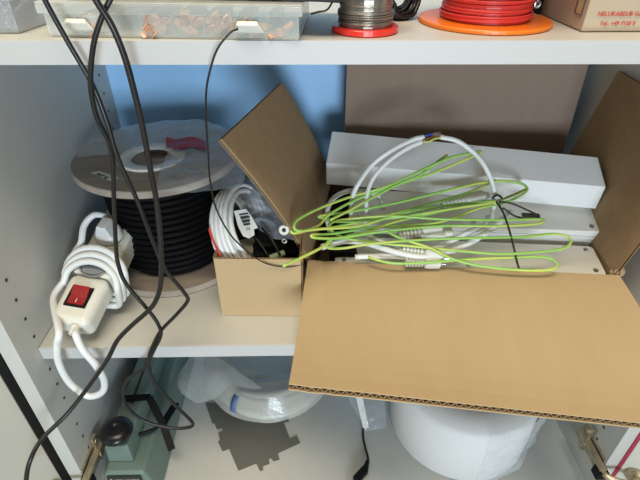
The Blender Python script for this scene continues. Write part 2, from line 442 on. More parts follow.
# long white board carton, topmost
FL, FR = V((0.0235, 0.622, -0.303)), V((0.395, 0.545, -0.303))
FL = az(326, 163, -0.303); FR = az(606, 187, -0.303); KL = az(332, 131, -0.279); KR = az(598, 157, -0.279)
dnv = V((0.001, 0.004, -0.037)); bk = V((0, 0.002, -0.062))
b = B().hexa([FL+dnv, FR+dnv, KR+bk, KL+bk, FL, FR, KR, KL])
wc = build('white_carton', b, 'whitecard', bevel=0.0012)
wc.data.name = 'white_carton'
wcr = thing('long_white_box', (FL+FR+KR+KL)/4+V((0, 0, -0.05)), 'long white cardboard box lying topmost and furthest back in the brown box', 'box')
wc.name = 'carton_body'; wc.parent = wcr; wc.location = wc.location-wcr.location
e = (KR-FR); u_ = (FR-FL).normalized()
b = B().hexa([FR+dnv*0.86+u_*0.0008+e*0.08, FR+dnv*0.86+u_*0.003+e*0.08, KR+bk*0.86+u_*0.003-e*0.08, KR+bk*0.86+u_*0.0008-e*0.08,
              FR+dnv*0.1+u_*0.0008+e*0.08, FR+dnv*0.1+u_*0.003+e*0.08, KR+bk*0.1+u_*0.003-e*0.08, KR+bk*0.1+u_*0.0008-e*0.08])
build('end_cap', b, 'plate', wcr, label='dark grey end cap')

def enclosure(ptr, yawd, tilt, length, wtop, h, label, group, screws=True):
    """long light grey case with rounded ends; ptr = top face front right corner"""
    y = math.radians(yawd); t = math.radians(tilt)
    a = V((math.cos(y), -math.sin(y), 0)); bb = V((math.sin(y), math.cos(y), 0))
    e1 = math.cos(t)*bb+math.sin(t)*V((0, 0, 1)); n_ = a.cross(e1)
    if n_.z < 0: n_ = -n_
    root = thing('electronics_case', ptr-a*length/2+e1*wtop/2-n_*h, label, 'case', group)
    b = B(); r = 0.007; prof = []
    L2 = length
    for cx, cy, a0 in ((-r, wtop-r, 0), (-L2+r, wtop-r, 90), (-L2+r, r, 180), (-r, r, 270)):
        for k in range(7):
            an = math.radians(a0+15*k); prof.append((cx+r*math.cos(an), cy+r*math.sin(an)))
    top = [ptr+a*p[0]+e1*p[1] for p in prof]; n = len(top)
    low = [p-n_*h for p in top]
    b.add(low+top, [tuple(reversed(range(n))), tuple(range(n, 2*n))]+[(i, (i+1) % n, n+(i+1) % n, n+i) for i in range(n)])
    build('case_body', b, 'abs', root, bevel=0.0015)
    # lid seam
    c = 0.00025
    b = B(); loop = [ptr+a*p[0]+e1*p[1]-n_*0.010 for p in prof]
    ctr = ptr-a*L2/2+e1*wtop/2
    b.tube(loop, 0.0004, 5, closed=True); build('lid_seam', b, 'socket', root)
    for dx in (0.012, L2/2, L2-0.012) if L2 > 0.3 else (0.012, L2-0.012):
        for dy in (0.009, wtop-0.009):
            p = ptr-a*dx+e1*dy
            sb = B(); sb.lathe([(0.0012, 0.0002), (0.0033, 0.0009), (0.0036, 0.0001), (0.0033, -0.0006), (0.0012, -0.0008)], p, 16, axis=n_)
            sb.cyl(p-n_*0.0006, 0.0012, 0.0007, 8, axis=n_)
            if screws: build('screw', sb, 'steel', root)
    return root, a, e1, n_
pe2 = az(603, 232, -0.357); pe3 = az(608, 276, -0.384)
G1 = 'long light grey cases in the brown box'
enclosure(pe2, 5, 15, 0.345, 0.066, 0.034, 'long light grey screwed case directly in front of the white cardboard box', G1)
enclosure(pe3, 5, 8, 0.352, 0.056, 0.034, 'long light grey screwed case nearest the front flap of the brown box', G1)
enclosure(V((0.385, 0.600, -0.392)), 5, 3, 0.33, 0.055, 0.038, 'long light grey case lying at the bottom beneath the white cardboard box', G1)

# ------------------------------------------------------------------ wires in the large carton
def W(px, py, lift=0.0):
    """point on the slanting heap that fills the box"""
    y = 0.456+(270-py)*0.00129-max(0, 338-px)*0.0010
    p = ay(px, py, y); return p*(1-lift)
gw = []
strands = [
    # one continuous earth wire, back and forth in long loops
    [(283, 266, .0), (305, 256, .01), (326, 245, .02), (333, 238, .02), (327, 243, .02), (329, 248, .02), (345, 248, .02), (370, 244, .03), (420, 240, .03), (470, 238, .035), (520, 237, .03), (551, 234, .03), (566, 236, .03), (571, 241, .03), (564, 248, .03), (540, 252, .03), (500, 254, .025), (460, 251, .02), (420, 247, .02), (380, 243, .02), (345, 238, .02), (330, 229, .02), (333, 222, .02), (350, 219, .03), (390, 216, .04), (440, 219, .045), (500, 220, .045), (538, 219, .04), (543, 221, .04), (535, 224, .04), (500, 226, .04), (440, 226, .03), (380, 232, .03), (340, 238, .03), (316, 238, .02), (312, 235, .02), (330, 234, .02), (370, 228, .02), (400, 226, .02), (440, 222, .03), (480, 208, .035), (500, 204, .03), (518, 197, .03), (527, 190, .03), (522, 184, .03), (505, 181, .03), (480, 183, .04), (445, 191, .04), (400, 202, .03), (360, 210, .03), (335, 214, .03), (320, 216, .02), (322, 218, .02), (345, 222, .02), (400, 217, .04), (450, 209, .05), (490, 203, .05), (495, 201, .05), (485, 202, .05), (450, 205, .04), (400, 214, .04), (360, 226, .04), (320, 229, .03), (300, 231, .02), (294, 227, .02), (299, 219, .02), (320, 208, .03), (350, 197, .04), (385, 187, .05), (420, 171, .06), (450, 158, .07), (478, 152, .07), (478, 154, .07), (450, 166, .065), (430, 174, .06), (400, 184, .05), (360, 198, .04), (330, 214, .03), (318, 226, .02), (296, 233, .015), (290, 231, .01)],
    [(447, 155, .06), (440, 160, .06), (420, 175, .06), (395, 186, .05), (370, 199, .04), (350, 210, .035), (330, 220, .03)],
    [(527, 189, .02), (500, 200, .02), (470, 206, .02), (430, 214, .02), (395, 222, .02), (370, 231, .02), (345, 236, .015)],
    [(368, 257, .01), (390, 263, .012), (420, 263, .014), (460, 260, .015), (500, 258, .015), (540, 257, .02), (553, 260, .02), (557, 266, .02), (549, 270, .02), (520, 270, .018), (480, 266, .016), (450, 258, .02), (430, 248, .025), (400, 238, .03), (385, 230, .03)],
    [(495, 180, .02), (470, 192, .02), (430, 204, .02), (400, 212, .015), (360, 222, .015), (330, 228, .015)],
]
b = B()
for i, st in enumerate(strands):
    b.tube(spline([W(*p) for p in st], 7), 0.0018, 8, stripe=(0, 1, 0.21+0.03*i, 3))
build('earth_wire', b, ['green', 'yellow'], smooth=True, label='green and yellow striped earth wire looped loosely across the open brown box', cat='wire')

# white flex cables and ribbed plugs lying under the earth wire
def flex(name, pts, r, m, label, group=None, k=8):
    b = B().tube(spline(pts, k), r, 10); return build(name, b, m, smooth=True, label=label, cat='cable', group=group)
GW = 'white flex cables in the brown box'
wf = thing('white_cable', W(400, 180), 'white flex cable arching high over the white box with stripped coloured cores', 'cable', GW)
b = B().tube(spline([W(352, 232, .0), W(351, 215, .02), W(352, 200, .03), W(357, 186, .06), W(372, 165, .08), (W(392, 150, .10)), W(412, 140, .10), W(424, 137, .10)], 8), 0.0032, 10)
b.tube(spline([W(364, 234, .0), W(366, 215, .02), W(367, 195, .04), W(374, 177, .06), W(390, 160, .08), W(408, 148, .09), W(422, 142, .095)], 8), 0.0030, 10)
b.tube(spline([W(440, 137, .10), W(457, 141, .10), W(473, 152, .09), W(484, 165, .08), W(492, 182, .06), W(495, 198, .04), W(493, 210, .02), W(492, 222, .0)], 8), 0.0032, 10)
build('sheath', b, 'whitecable', wf, smooth=True)
for nm, m_, off in (('blue_core', 'blue', 0), ('brown_core', 'brown', 1), ('earth_core', 'yellow', 2)):
    b = B().tube(spline([W(423, 137+off*2.4, .10), W(428, 135+off*3.4, .103), W(434, 134+off*2.5, .103), W(441, 136+off*.8, .10)], 6), 0.0013, 8)
    build(nm, b, m_, wf, smooth=True, label=nm.split('_')[0]+' stripped core' if off < 2 else 'yellow and green stripped core')
b = B()
for k in range(7):
    p = W(432+k*1.2, 135+2.5*random.random(), .104); b.tube([p, p+V((0.002*random.random(), 0.001, 0.004*random.random()+0.001)), p+V((0.006*random.random(), 0.001, 0.003))], 0.0003, 5)
build('copper_strand', b, 'copper', wf)
flex('white_cable', [W(330, 232, .0), W(327, 214, .015), W(332, 200, .02), (W(345, 192, .02)), W(362, 191, .02), W(378, 196, .01), W(384, 210, -.01)], 0.0034, 'creamcable', 'cream flex cable curling in a small arc at the left end of the grey cases', GW)
flex('white_cable', [W(322, 247, .0), W(345, 241, .005), W(370, 244, .008), W(395, 252, .008), W(425, 257, .008), W(452, 251, .01), W(478, 238, .012), W(500, 222, .012), W(510, 212, .0)], 0.0040, 'whitecable', 'white flex cable bowing along the front of the heap under the green wire', GW)
flex('white_cable', [W(330, 243, -.01), W(360, 235, .0), W(385, 243, .002), W(410, 252, .002), W(440, 247, .004), W(468, 232, .006), W(484, 226, .006), W(488, 217, -.01)], 0.0036, 'whitecable', 'white flex cable crossing behind the ribbed plugs of the heap', GW)
flex('white_cable', [W(355, 257, -.01), W(385, 256, -.005), W(410, 257, -.005), W(425, 259, -.01)], 0.0034, 'whitecable', 'short straight white flex cable along the front wall of the brown box', GW)
def ribbed(px, py, px2, py2, lift, label, m='creamcable'):
    a = W(px, py, lift); c = W(px2, py2, lift); d = (c-a); L_ = d.length; d.normalize()
    prof = []
    n_ = 6
    prof.append((0.0005, 0)); prof.append((0.0055, 0.0002))
    for k in range(n_):
        z0 = L_*0.5*k/n_+0.001
        prof += [(0.0062, z0), (0.0062, z0+L_*0.045), (0.0040, z0+L_*0.05), (0.0040, z0+L_*0.078)]
    prof += [(0.0075, L_*0.55), (0.0085, L_*0.62), (0.0085, L_*0.96), (0.0070, L_), (0.0005, L_)]
    b = B().lathe(prof, a, 20, axis=d)
    root = thing('cable_gland', a, label, 'connector', 'ribbed connectors in the brown box')
    build('ribbed_sleeve', b, m, root, smooth=False)
    b = B()
    for k in (-1, 0, 1):
        q = c+d.orthogonal().normalized()*0.003*k; b.cyl(q, 0.0011, 0.007, 8, axis=d)
    build('contact_pin', b, 'steel', root)
ribbed(398, 236, 441, 228, .01, 'cream ribbed connector in the middle of the heap beside a black hollow', 'creamcable')
ribbed(402, 249, 444, 256, .004, 'cream ribbed connector with thick end lying lowest at the front of the heap', 'creamcable')
ribbed(442, 206, 484, 196, .01, 'cream ribbed connector lying against the long white box', 'creamcable')
ribbed(405, 262, 440, 262, -.002, 'cream ribbed connector half hidden behind the front wall of the brown box', 'creamcable')
b = B()
c0 = W(432, 233, .0)
b.obox(c0, (0.016, -0.001, 0), (0.001, 0.009, 0.003), (0, -0.002, 0.006)); b.cyl(c0+V((0.014, 0, 0)), 0.007, 0.012, 16, axis=(1, 0, 0.1))
build('terminal_block', b, 'creamcable', bevel=0.0015, label='small cream terminal housing in the centre of the cable heap', cat='connector')
b = B().tube(spline([W(495, 200, .05), W(500, 207, .055), W(505, 217, .05), (W(512, 240, .03)), W(517, 262, .02), W(519, 268, .01)], 8), 0.0013, 6)
b.tube(spline([W(499, 202, .05), W(510, 203, .055), W(525, 209, .05), W(538, 216, .04), W(530, 219, .04), W(515, 216, .04), W(503, 208, .05)], 8), 0.0013, 6)
for k in range(1): b.tube(spline([W(492, 199+k*3, .05), W(497, 195+k*3, .056), W(502, 198+k*3, .05)], 5), 0.0015, 6)
build('knotted_cable', b, 'blackcable', smooth=True, label='thin black cable knotted around the end of the green wire bundle', cat='cable')
b = B(); p = W(531, 216, .022)
b.obox(p, (0.011, -0.0015, 0), (0.0004, 0.004, 0.001), (0, -0.0003, 0.0015))
build('metal_bracket', b, 'plate', bevel=0.0006, label='small grey metal strip lying on the grey case beside the knotted black cable', cat='bracket')
b = B().obox(V((0.045, 0.535, -0.403)), (0.018, 0, 0), (0, 0.03, 0), (0, 0, 0.026))  # added black block stands in for the dark hollow here
build('hollow_shade', b, 'black', bevel=0.004, label='black shade adapter in the left corner of the brown box', cat='filler')
b = B().obox(V((0.050, 0.640, -0.402)), (0.02, 0, 0), (0, 0.035, 0), (0, 0, 0.028))  # added black block painting the dark gap below the white box
build('hollow_shade', b, 'black', bevel=0.004, label='black shade adapter under the left end of the white box', cat='filler')

# ------------------------------------------------------------------ small carton and its contents
sa, sb_ = V((-0.1165, 0.4535, 0)), V((-0.0125, 0.4500, 0)); sc, sd = V((-0.0085, 0.600, 0)), V((-0.1125, 0.604, 0))
z0, z1 = ZM+0.0005, -0.3425
small = thing('cardboard_box', (-0.062, 0.53, ZM), 'small open brown cardboard box left of the large one, holding a white cable coil', 'box')
def wall(nm, p, q): build(nm, B().board([p+V((0, 0, z0)), q+V((0, 0, z0)), q+V((0, 0, z1)), p+V((0, 0, z1))], 0.003, nu=24, nv=2, flutes=20), ['card', 'flute'], small)
wall('front_wall', sa, sb_); wall('back_wall', sd, sc); wall('left_wall', sa+V((0, .002, 0)), sd-V((0, .002, 0))); wall('right_wall', sb_+V((0, .002, 0)), sc-V((0, .002, 0)))
build('bottom_board', B().hexa([sa+V((.002, .002, z0)), sb_+V((-.002, .002, z0)), sc+V((-.002, -.002, z0)), sd+V((.002, -.002, z0)), sa+V((.002, .002, z0+.003)), sb_+V((-.002, .002, z0+.003)), sc+V((-.002, -.002, z0+.003)), sd+V((.002, -.002, z0+.003))]), 'card_shaded', small)
# coil of white cable leaning in the left of the box
def coil(c, R, r, normal, turns, rows, k=40, jit=0.1, seed=1, sq=1.0, updir=None):
    """continuous winding laid as stacked turns; returns point list"""
    rnd = random.Random(seed); n_ = V(normal).normalized(); u = n_.orthogonal().normalized() if updir is None else (V(updir)-V(updir).dot(n_)*n_).normalized(); v_ = n_.cross(u)
    pts = []
    for t in range(turns*k+1):
        a = 2*PI*t/k; turn = t/k; row = int(turn)//rows; col = turn-row*rows
        rr = R+row*r*1.8+rnd.uniform(-1, 1)*r*jit; h = (col-rows/2)*r*2.0
        if row % 2: h = -h
        pts.append(V(c)+rr*(math.cos(a)*u*sq+math.sin(a)*v_)+n_*h)
    return pts
cb = B(); cc = V((-0.0935, 0.520, -0.340))
cn = V((0.80, -0.22, 0.40))
cb.tube(coil(cc, 0.0375, 0.0034, cn, 9, 5, seed=3, sq=1.25, updir=(0.1, -0.9, -0.3)), 0.0033, 8)
build('cable_coil', cb, 'whitecable', smooth=True, label='coil of white cable leaning in the left side of the small box', cat='cable')
b = B().tube(spline([az(208, 226, -.335), az(212, 238, -.345), az(218, 250, -.352), az(223, 262, -.365)+V((0, .006, 0))], 6), 0.0014, 8)
b = B().tube(spline([ay(209, 228, .478), ay(212, 238, .473), ay(217, 249, .467), ay(221, 257, .4605)], 6), 0.0014, 8)
build('red_wire', b, 'redwire', smooth=True, label='short red wire between the white coil and the box side', cat='wire')
# dark parts filling the box
b = B()
for (px, py, y, s_) in ((268, 240, .50, .020), (255, 225, .53, .018), (285, 245, .50, .014), (262, 250, .485, .014), (278, 228, .53, .016)):
    c = ay(px, py, y); b.obox(c+V((0, 0, -0.01)), (s_*.9, s_*.2, -s_*.3), (-s_*.2, s_*.8, s_*.2), (s_*.25, 0, s_*.8))
build('black_housing', b, 'black', bevel=0.003, label='black plastic fitting under the clear bag in the small box', cat='fitting')
b = B(); c = ay(249, 246, .495)
b.obox(c+V((0, 0, -0.006)), (0.012, 0, 0.002), (0, 0.012, 0.004), (-0.002, -0.002, 0.010))
build('rubber_boot', b, 'olive', bevel=0.005, seg=4, label='olive grey rubber boot beside the white coil in the small box', cat='boot')
b = B(); c = ay(270, 258, .475); b.cyl(c, 0.004, 0.02, 12, axis=(1, .2, .3), bev=0.0008)
build('green_sleeve', b, mat('pale_green', (0.35, 0.45, 0.25), 0.5), smooth=False, label='pale green sleeve behind the front wall of the small box', cat='sleeve')
for px, py, r, lab in ((284, 230, .0065, 'larger grey ring nut at the mouth of the clear bag'), (284.5, 241, .0035, 'small steel ring nut below the larger grey ring')):
    b = B(); p = ay(px, py, .475); b.lathe([(r*.45, -.002), (r*.9, -.002), (r, 0), (r*.9, .002), (r*.45, .002), (r*.4, 0)], p, 24, axis=(-.1, -.9, .5))
    build('ring_nut', b, 'steel' if r < .005 else 'abs', smooth=True, label=lab, cat='nut')
b = B(); b.tube(spline([ay(262, 228, .50), ay(272, 240, .485), ay(280, 255, .472)], 6), 0.0016, 6); b.tube(spline([ay(254, 236, .49), ay(262, 246, .48), ay(268, 256, .47)], 6), 0.0012, 6)
build('black_lead', b, 'blackcable', smooth=True, label='thin black leads lying over the black fitting in the small box', cat='cord')
# barcode tag
p0 = ay(234, 211, .500); p1 = ay(246, 209, .502); p2 = ay(258, 228, .488); p3 = ay(243, 236, .484)
tg = thing('barcode_tag', p3, 'white paper tag with black bars beside the white coil', 'tag')
mid = lambda a, b_, t: a*(1-t)+b_*t
pts = [p0, p1, ay(252, 217, .495), p2, ay(254, 229, .487), ay(254.5, 235, .484), ay(249, 238.5, .482), p3, ay(238, 226, .492)]
nb = (p1-p0).cross(p3-p0).normalized(); nb = -nb if nb.y > 0 else nb
n = len(pts); b = B().add(pts+[p+nb*0.0005 for p in pts], [tuple(range(n)), tuple(range(n, 2*n))]+[(i, (i+1) % n, n+(i+1) % n, n+i) for i in range(n)])
build('tag_card', b, 'paper', tg)
b = B()
ux_ = (ay(253, 219, .494)-ay(240, 221, .494)).normalized(); uy_ = (p3-p0).normalized()
for k, (t, wd) in enumerate(((0.20, .0010), (0.30, .0004), (0.36, .0014), (0.46, .0005), (0.52, .0016), (0.62, .0006), (0.67, .0010))):
    c = mid(mid(p0, p1, .65), mid(p3, p2, .55), t)+nb*0.0008
    b.obox(c, ux_*0.0058, uy_*wd, nb*0.0001)
build('barcode', b, 'ink', tg)
text('tag_symbol', 'CE', 0.0045, mid(mid(p0, p1, .35), mid(p3, p2, .3), .86)+nb*0.0008, ux_, -uy_, 'ink', tg)

# clear bag draped over the parts, up behind the left flap
def bagsheet(c00, c10, c11, c01, nu, nv, amp, s, seed, belly=0.0, bd=V((0, -1, 0.5))):
    P = [V(c00), V(c10), V(c11), V(c01)]
    def fn(u, v_):
        p = P[0]*(1-u)*(1-v_)+P[1]*u*(1-v_)+P[2]*u*v_+P[3]*(1-u)*v_
        n1 = 1-2*abs(nz(p+V((seed, 0, 0)), s)); n2 = nz(p+V((0, seed, 3)), s*2.7)
        return p+bd.normalized()*(amp*(n1-.5)+amp*.45*n2+belly*math.sin(PI*u)*math.sin(PI*v_))
    return fn
b = B().grid(bagsheet(ay(236, 190, .56), ay(262, 172, .60), ay(297, 240, .485), ay(262, 238, .50), 30, 40, .008, 45, 5, .008), 30, 40)
b.grid(bagsheet(ay(222, 168, .62), ay(250, 160, .64), ay(290, 225, .52), ay(236, 196, .545), 26, 34, .010, 40, 11, .01), 26, 34)
build('clear_bag', b, 'bagfilm', smooth=True, label='clear plastic bag crumpled in the small box under the raised flap', cat='bag')

# ------------------------------------------------------------------ cable drum
DC = V((-0.207, 0.596, 0)); DR = 0.109
drum = thing('cable_drum', (DC.x, DC.y, ZM), 'cable drum with grey board flanges wound with thick black cable', 'cable drum')
def flange(z, nm):
    b = B().lathe([(0.018, z), (DR-.001, z), (DR, z+.001), (DR, z+.009), (DR-.001, z+.010), (0.018, z+.010)], DC, 72)
    return build(nm, b, 'greywood', drum, smooth=False, bevel=0)
flange(ZM+0.0005, 'lower_flange'); tf = flange(ZM+0.1555, 'upper_flange')
b = B().cyl(DC+V((0, 0, ZM+.010)), 0.045, 0.147, 40); build('core', b, 'greywood', drum)
b = B(); pts = []
cr = 0.0048; nt = 14
for t in range(nt*40+1):
    a = 2*PI*t/40; z = ZM+0.0158+cr*2*(t/40); pts.append(DC+V(((0.077+0.0012*math.sin(t*.013))*math.cos(a), (0.077+0.0012*math.sin(t*.013))*math.sin(a), z)))
b.tube(pts, cr, 8); build('cable_winding', b, 'blackwind', drum, smooth=True, label='thick black cable wound in level turns')
b = B().cyl(DC+V((0, 0, ZM+.011)), 0.0745, 0.143, 40); build('inner_winding', b, 'blackwind', drum)
zt_ = ZM+0.166
q0, q1, q2, q3 = az(91, 173, zt_+.0006), az(110, 181, zt_+.0006), az(119, 178, zt_+.0006), az(99, 171, zt_+.0006)
nl = B().hexa([q0, q1, q2, q3]+[p+V((0, 0, .0003)) for p in (q0, q1, q2, q3)])
st = build('sticker', nl, 'paper', tf, label='small paper sticker with printed digits')
text('sticker_print', '5027 VJ', 0.0068, az(95, 174.2, zt_+.0012), q1-q0, q3-q0, 'ink', st)
b = B().lathe([(0.026, zt_), (0.042, zt_), (0.044, zt_+.002), (0.040, zt_+.0035), (0.034, zt_+.0025), (0.026, zt_+.001)], V((az(152, 158, zt_).x, az(152, 158, zt_).y, 0)), 48)
build('hub_ring', b, 'abs', drum, smooth=True, label='pale ring around the spindle hole')
# crumpled bag on top of the drum with a red print
def drape(u, v_):
    r = 0.004+0.112*v_; a = 2*PI*u*0.78-1.5
    x = DC.x+0.018+r*math.cos(a)*1.0; y = DC.y-0.004+r*math.sin(a)*.92
    d = math.hypot(x-DC.x, y-DC.y); z = zt_+0.0035
    if d > DR: z -= (d-DR)*1.1
    p = V((x, y, 0)); k = 0.0035*(1-2*abs(nz(p+V((3, 1, 0)), 24)))+0.001*nz(p, 80)
    return V((min(x, -0.086), y, z+max(k, -0.001)+0.0015))
b = B().grid(drape, 90, 36)
bg = thing('crumpled_bag', DC+V((0, 0, zt_)), 'crumpled clear plastic bag with red print lying on top of the cable drum', 'bag')
build('bag_film', b, 'film', bg, smooth=True)
def rp(u, v_):
    p = az(166+u*40, 137+v_*10+u*2+1.5*math.sin(u*7), zt_+0.010); return p+V((0, 0, 0.002*nz(p, 60)))
build('red_print', B().grid(rp, 16, 5), 'redprint', bg, smooth=True, label='red printed patch')

# ------------------------------------------------------------------ power strip
s0 = az(66, 322, ZM+0.045); s1 = ay(127.0, 204, .572)
ps = thing('power_strip', s0, 'white power strip with red switch leaning on the cable drum, cable wrapped round it', 'power strip')
dx = (s1-s0).normalized()
side_ = dx.cross(V((0, 0, 1))).normalized(); side_ = (side_+V((0, 0, -0.10))).normalized()
up_ = side_.cross(dx).normalized()
if up_.z < 0: up_ = -up_
Ls = (s1-s0).length; hw = 0.025; hh = 0.020
# end block with the switch (white), then the socket body (cream)
def pbox(t0, t1, w, z0_, z1_, c0w=None):
    w2 = w if c0w is None else c0w
    a = s0+dx*t0; c = s0+dx*t1
    return [a-side_*w2+up_*z0_, a+side_*w2+up_*z0_, c+side_*w+up_*z0_, c-side_*w+up_*z0_, a-side_*w2+up_*z1_, a+side_*w2+up_*z1_, c+side_*w+up_*z1_, c-side_*w+up_*z1_]
build('switch_housing', B().hexa(pbox(0, 0.066, 0.0250, -0.034, 0.0, 0.0240)), 'cream', ps, bevel=0.010, seg=5)
body = build('socket_body', B().hexa(pbox(0.0665, Ls, 0.0248, -0.036, -0.001)), 'cream', ps, bevel=0.004, seg=3)
sw = build('switch_frame', B().hexa(pbox(0.020, 0.048, 0.0135, -0.002, 0.0015)), 'black', ps, bevel=0.0008)
b = B(); a = s0+dx*0.0225+side_*0.0005+up_*0.0012
w_ = 0.0100
b.add([a-side_*w_+up_*.0012, a+side_*w_+up_*.0012, a+dx*.0115+side_*w_+up_*.0015, a+dx*.0115-side_*w_+up_*.0015, a+dx*.023+side_*w_+up_*.0065, a+dx*.023-side_*w_+up_*.0065,
       a+dx*.023+side_*w_+up_*.001, a+dx*.023-side_*w_+up_*.001], [(0, 1, 2, 3), (3, 2, 4, 5), (5, 4, 6, 7), (0, 3, 5, 7), (1, 6, 4, 2), (0, 7, 6, 1)])
rk = build('rocker', b, 'redswitch', sw, bevel=0.0006, label='glossy red rocker')
build('rocker_mark', B().obox(a+dx*.005+up_*.0016, side_*.0004, dx*.0022, up_*.0003), 'white', rk)
TP = Ls-0.058
for tt, nm in ((0.083, 0), (TP, 1)):
    c = s0+dx*tt; b = B().lathe([(0.0165, -.004), (0.0195, -.004), (0.0205, .0006), (0.0190, .0008), (0.0170, -.001), (0.0165, -.012), (0.0005, -.012), (0.0005, -.0125), (0.0175, -.0125)], c, 32, axis=up_)
    so = build('socket', b, 'socket' if not nm else 'cream', body, smooth=False, label='round grey socket well' if not nm else None)
    build('socket_face', B().cyl(c-up_*.0005, 0.0165, 0.0012, 32, axis=up_), 'socket' if not nm else 'cream', so)
    hb = B()
    for s_ in (-1, 1): hb.cyl(c+side_*s_*0.0080+dx*s_*.003+up_*.0004, 0.0024, 0.0006, 12, axis=up_)
    build('socket_hole', hb, 'ink', so)
# plug in the far socket
c = s0+dx*TP
b = B().cyl(c+up_*.001, 0.0175, 0.012, 28, axis=up_, bev=0.002, r2=0.0165)
b.hexa([c+up_*.010-side_*.012-dx*.012, c+up_*.010+side_*.012-dx*.012, c+up_*.010+side_*.010+dx*.012, c+up_*.010-side_*.010+dx*.012,
        c+up_*.030-side_*.006-dx*.010, c+up_*.030+side_*.006-dx*.010, c+up_*.028+side_*.005+dx*.010, c+up_*.028-side_*.005+dx*.010])
pl = build('plug', b, 'white', ps, bevel=0.0025, seg=3)
# cable: loop from housing end, dangling over the shelf edge, up the side, wrapped thrice, over to the plug
def S_(t, s_, u): return s0+dx*t+side_*s_+up_*u
cps = []
loopdown = [S_(-0.001, 0.0085, -0.012), ay(76, 335, .386), ay(83, 350, .378), ay(95, 364, .376), ay(104, 380, .376), ay(102, 392, .376), ay(88, 396, .376), ay(70, 383, .377), ay(59, 363, .378), ay(57, 345, .380), ay(59, 331, .386)]
cps += loopdown
cps.append(S_(0.030, -0.035, -0.012)); cps.append(S_(0.052, -0.037, -0.014))
for k in range(3):
    for an in range(0, 360, 30):
        aa = math.radians(180-an)      # up over the strip from its left side, then underneath
        sn, cs = math.sin(aa), math.cos(aa)
        rr = 0.0345+0.0018*k
        p = S_(0.055+0.0085*k+0.022*sn*(1 if sn > 0 else .6)+0.007*an/360, rr*cs, -0.012+(0.022+.003*k)*sn)
        if sn < -0.05: p = S_(0.055+0.0085*k+0.012*sn+0.007*an/360, rr*cs, -0.0415)
        p.z = max(p.z, ZM+0.0048); p.x = max(p.x, XL+0.0048)
        cps.append(p)
cps += [S_(0.090, -0.034, -0.004), ay(81, 243, .495), ay(84, 226, .51), ay(94, 215, .52), ay(106, 217, .525), c+up_*0.024+side_*.000]
b = B().tube(spline(cps, 8), 0.0042, 10); build('cable', b, 'whitecable', ps, smooth=True, label='white cable wrapped three times round the strip')
b = B().cyl(S_(0.001, 0.0085, -0.010)-dx*.0005, 0.0065, 0.010, 16, axis=-dx, r2=0.005); build('strain_relief', b, 'cream', ps)

# ------------------------------------------------------------------ top shelf
# organiser case
o0 = az(50, 37, ZT); o1 = az(299, 41, ZT); od = (o1-o0).normalized(); on = V((-od.y, od.x, 0)); OW = (o1-o0).length; OD = 0.115; OH = 0.026
org = thing('organizer_case', (o0+o1)/2+on*OD/2, 'wide translucent compartment case of copper cable lugs with cream latches', 'case')
def O(u, v_, z): return o0+od*u+on*v_+V((0, 0, z+0.0003))
def shell(nm, fl, z0_, z1_, m, th=0.0014, floor=True, lidtop=False):
    b = B(); e0 = fl
    def H(u0, u1, v0, v1, a, c, g0=0, g1=0):
        b.hexa([O(u0, v0, a), O(u1, v0, a), O(u1, v1, a), O(u0, v1, a), O(u0, v0, c), O(u1, v0, c), O(u1, v1, c), O(u0, v1, c)])
    x0_, x1_, y0_, y1_ = -e0, OW+e0, -e0, OD+e0
    H(x0_, x1_, y0_, y0_+th, z0_, z1_); H(x0_, x1_, y1_-th, y1_, z0_, z1_); H(x0_, x0_+th, y0_+th, y1_-th, z0_, z1_); H(x1_-th, x1_, y0_+th, y1_-th, z0_, z1_)
    if floor: H(x0_, x1_, y0_, y1_, z0_-th, z0_)
    if lidtop: H(x0_, x1_, y0_, y1_, z1_, z1_+th)
    return build(nm, b, m, org, bevel=0.0006)
shell('case_body', 0, 0.0014, 0.017, 'case'); shell('lid', 0.003, 0.0175, OH-0.0014, 'case', floor=False, lidtop=True)
cols = [i*OW/8 for i in range(1, 8)]
b = B()
for u in cols: b.hexa([O(u-.0005, .002, .0015), O(u+.0005, .002, .0015), O(u+.0005, OD-.002, .0015), O(u-.0005, OD-.002, .0015), O(u-.0005, .002, .016), O(u+.0005, .002, .016), O(u+.0005, OD-.002, .016), O(u-.0005, OD-.002, .016)])
build('divider', b, 'case', org)
def latch(px0, px1, nm):
    z0_, z1_ = 0.0055, 0.0130
    u0 = (ay(px0, 28, o0.y)-o0).dot(od); u1 = (ay(px1, 28, o0.y)-o0).dot(od)
    t = 0.18*(u1-u0)
    b = B().hexa([O(u0, -.0030, z0_), O(u1, -.0030, z0_), O(u1, -.0005, z0_), O(u0, -.0005, z0_), O(u0+t, -.0075, z1_-.001), O(u1-t, -.0075, z1_-.001), O(u1-t, -.0035, z1_+.002), O(u0+t, -.0035, z1_+.002)])
    build('latch', b, 'cream', org, bevel=0.0012, label='cream snap latch')
latch(66, 97, 0); latch(236, 267, 1)
for i in range(8):
    if i in (0, 2): continue
    b = B(); u0, u1 = i*OW/8+.004, (i+1)*OW/8-.004
    for k in range(10 if i < 7 else 2):
        c = O(random.uniform(u0+.003, u1-.003), random.uniform(.005, .016), random.uniform(.004, .012)); a = V((random.uniform(-1, 1), random.uniform(-1, .4), random.uniform(-.4, .6))).normalized()
        b.lathe([(.0020, -.005), (.0029, -.005), (.0029, .005), (.0020, .005)], c, 12, axis=a)
        sd_ = a.orthogonal().normalized(); b.obox(c+a*.007, a*.0035, sd_*.0030, a.cross(sd_)*.0006)
    g = build('cable_lug', b, 'copper', label=('copper cable lugs in compartment %s of the translucent case' % ['', 'second from the left', '', 'fourth from the left', 'fifth from the left', 'third from the right', 'second from the right', 'furthest right'][i]), cat='cable lugs', kind='stuff')
b = B()
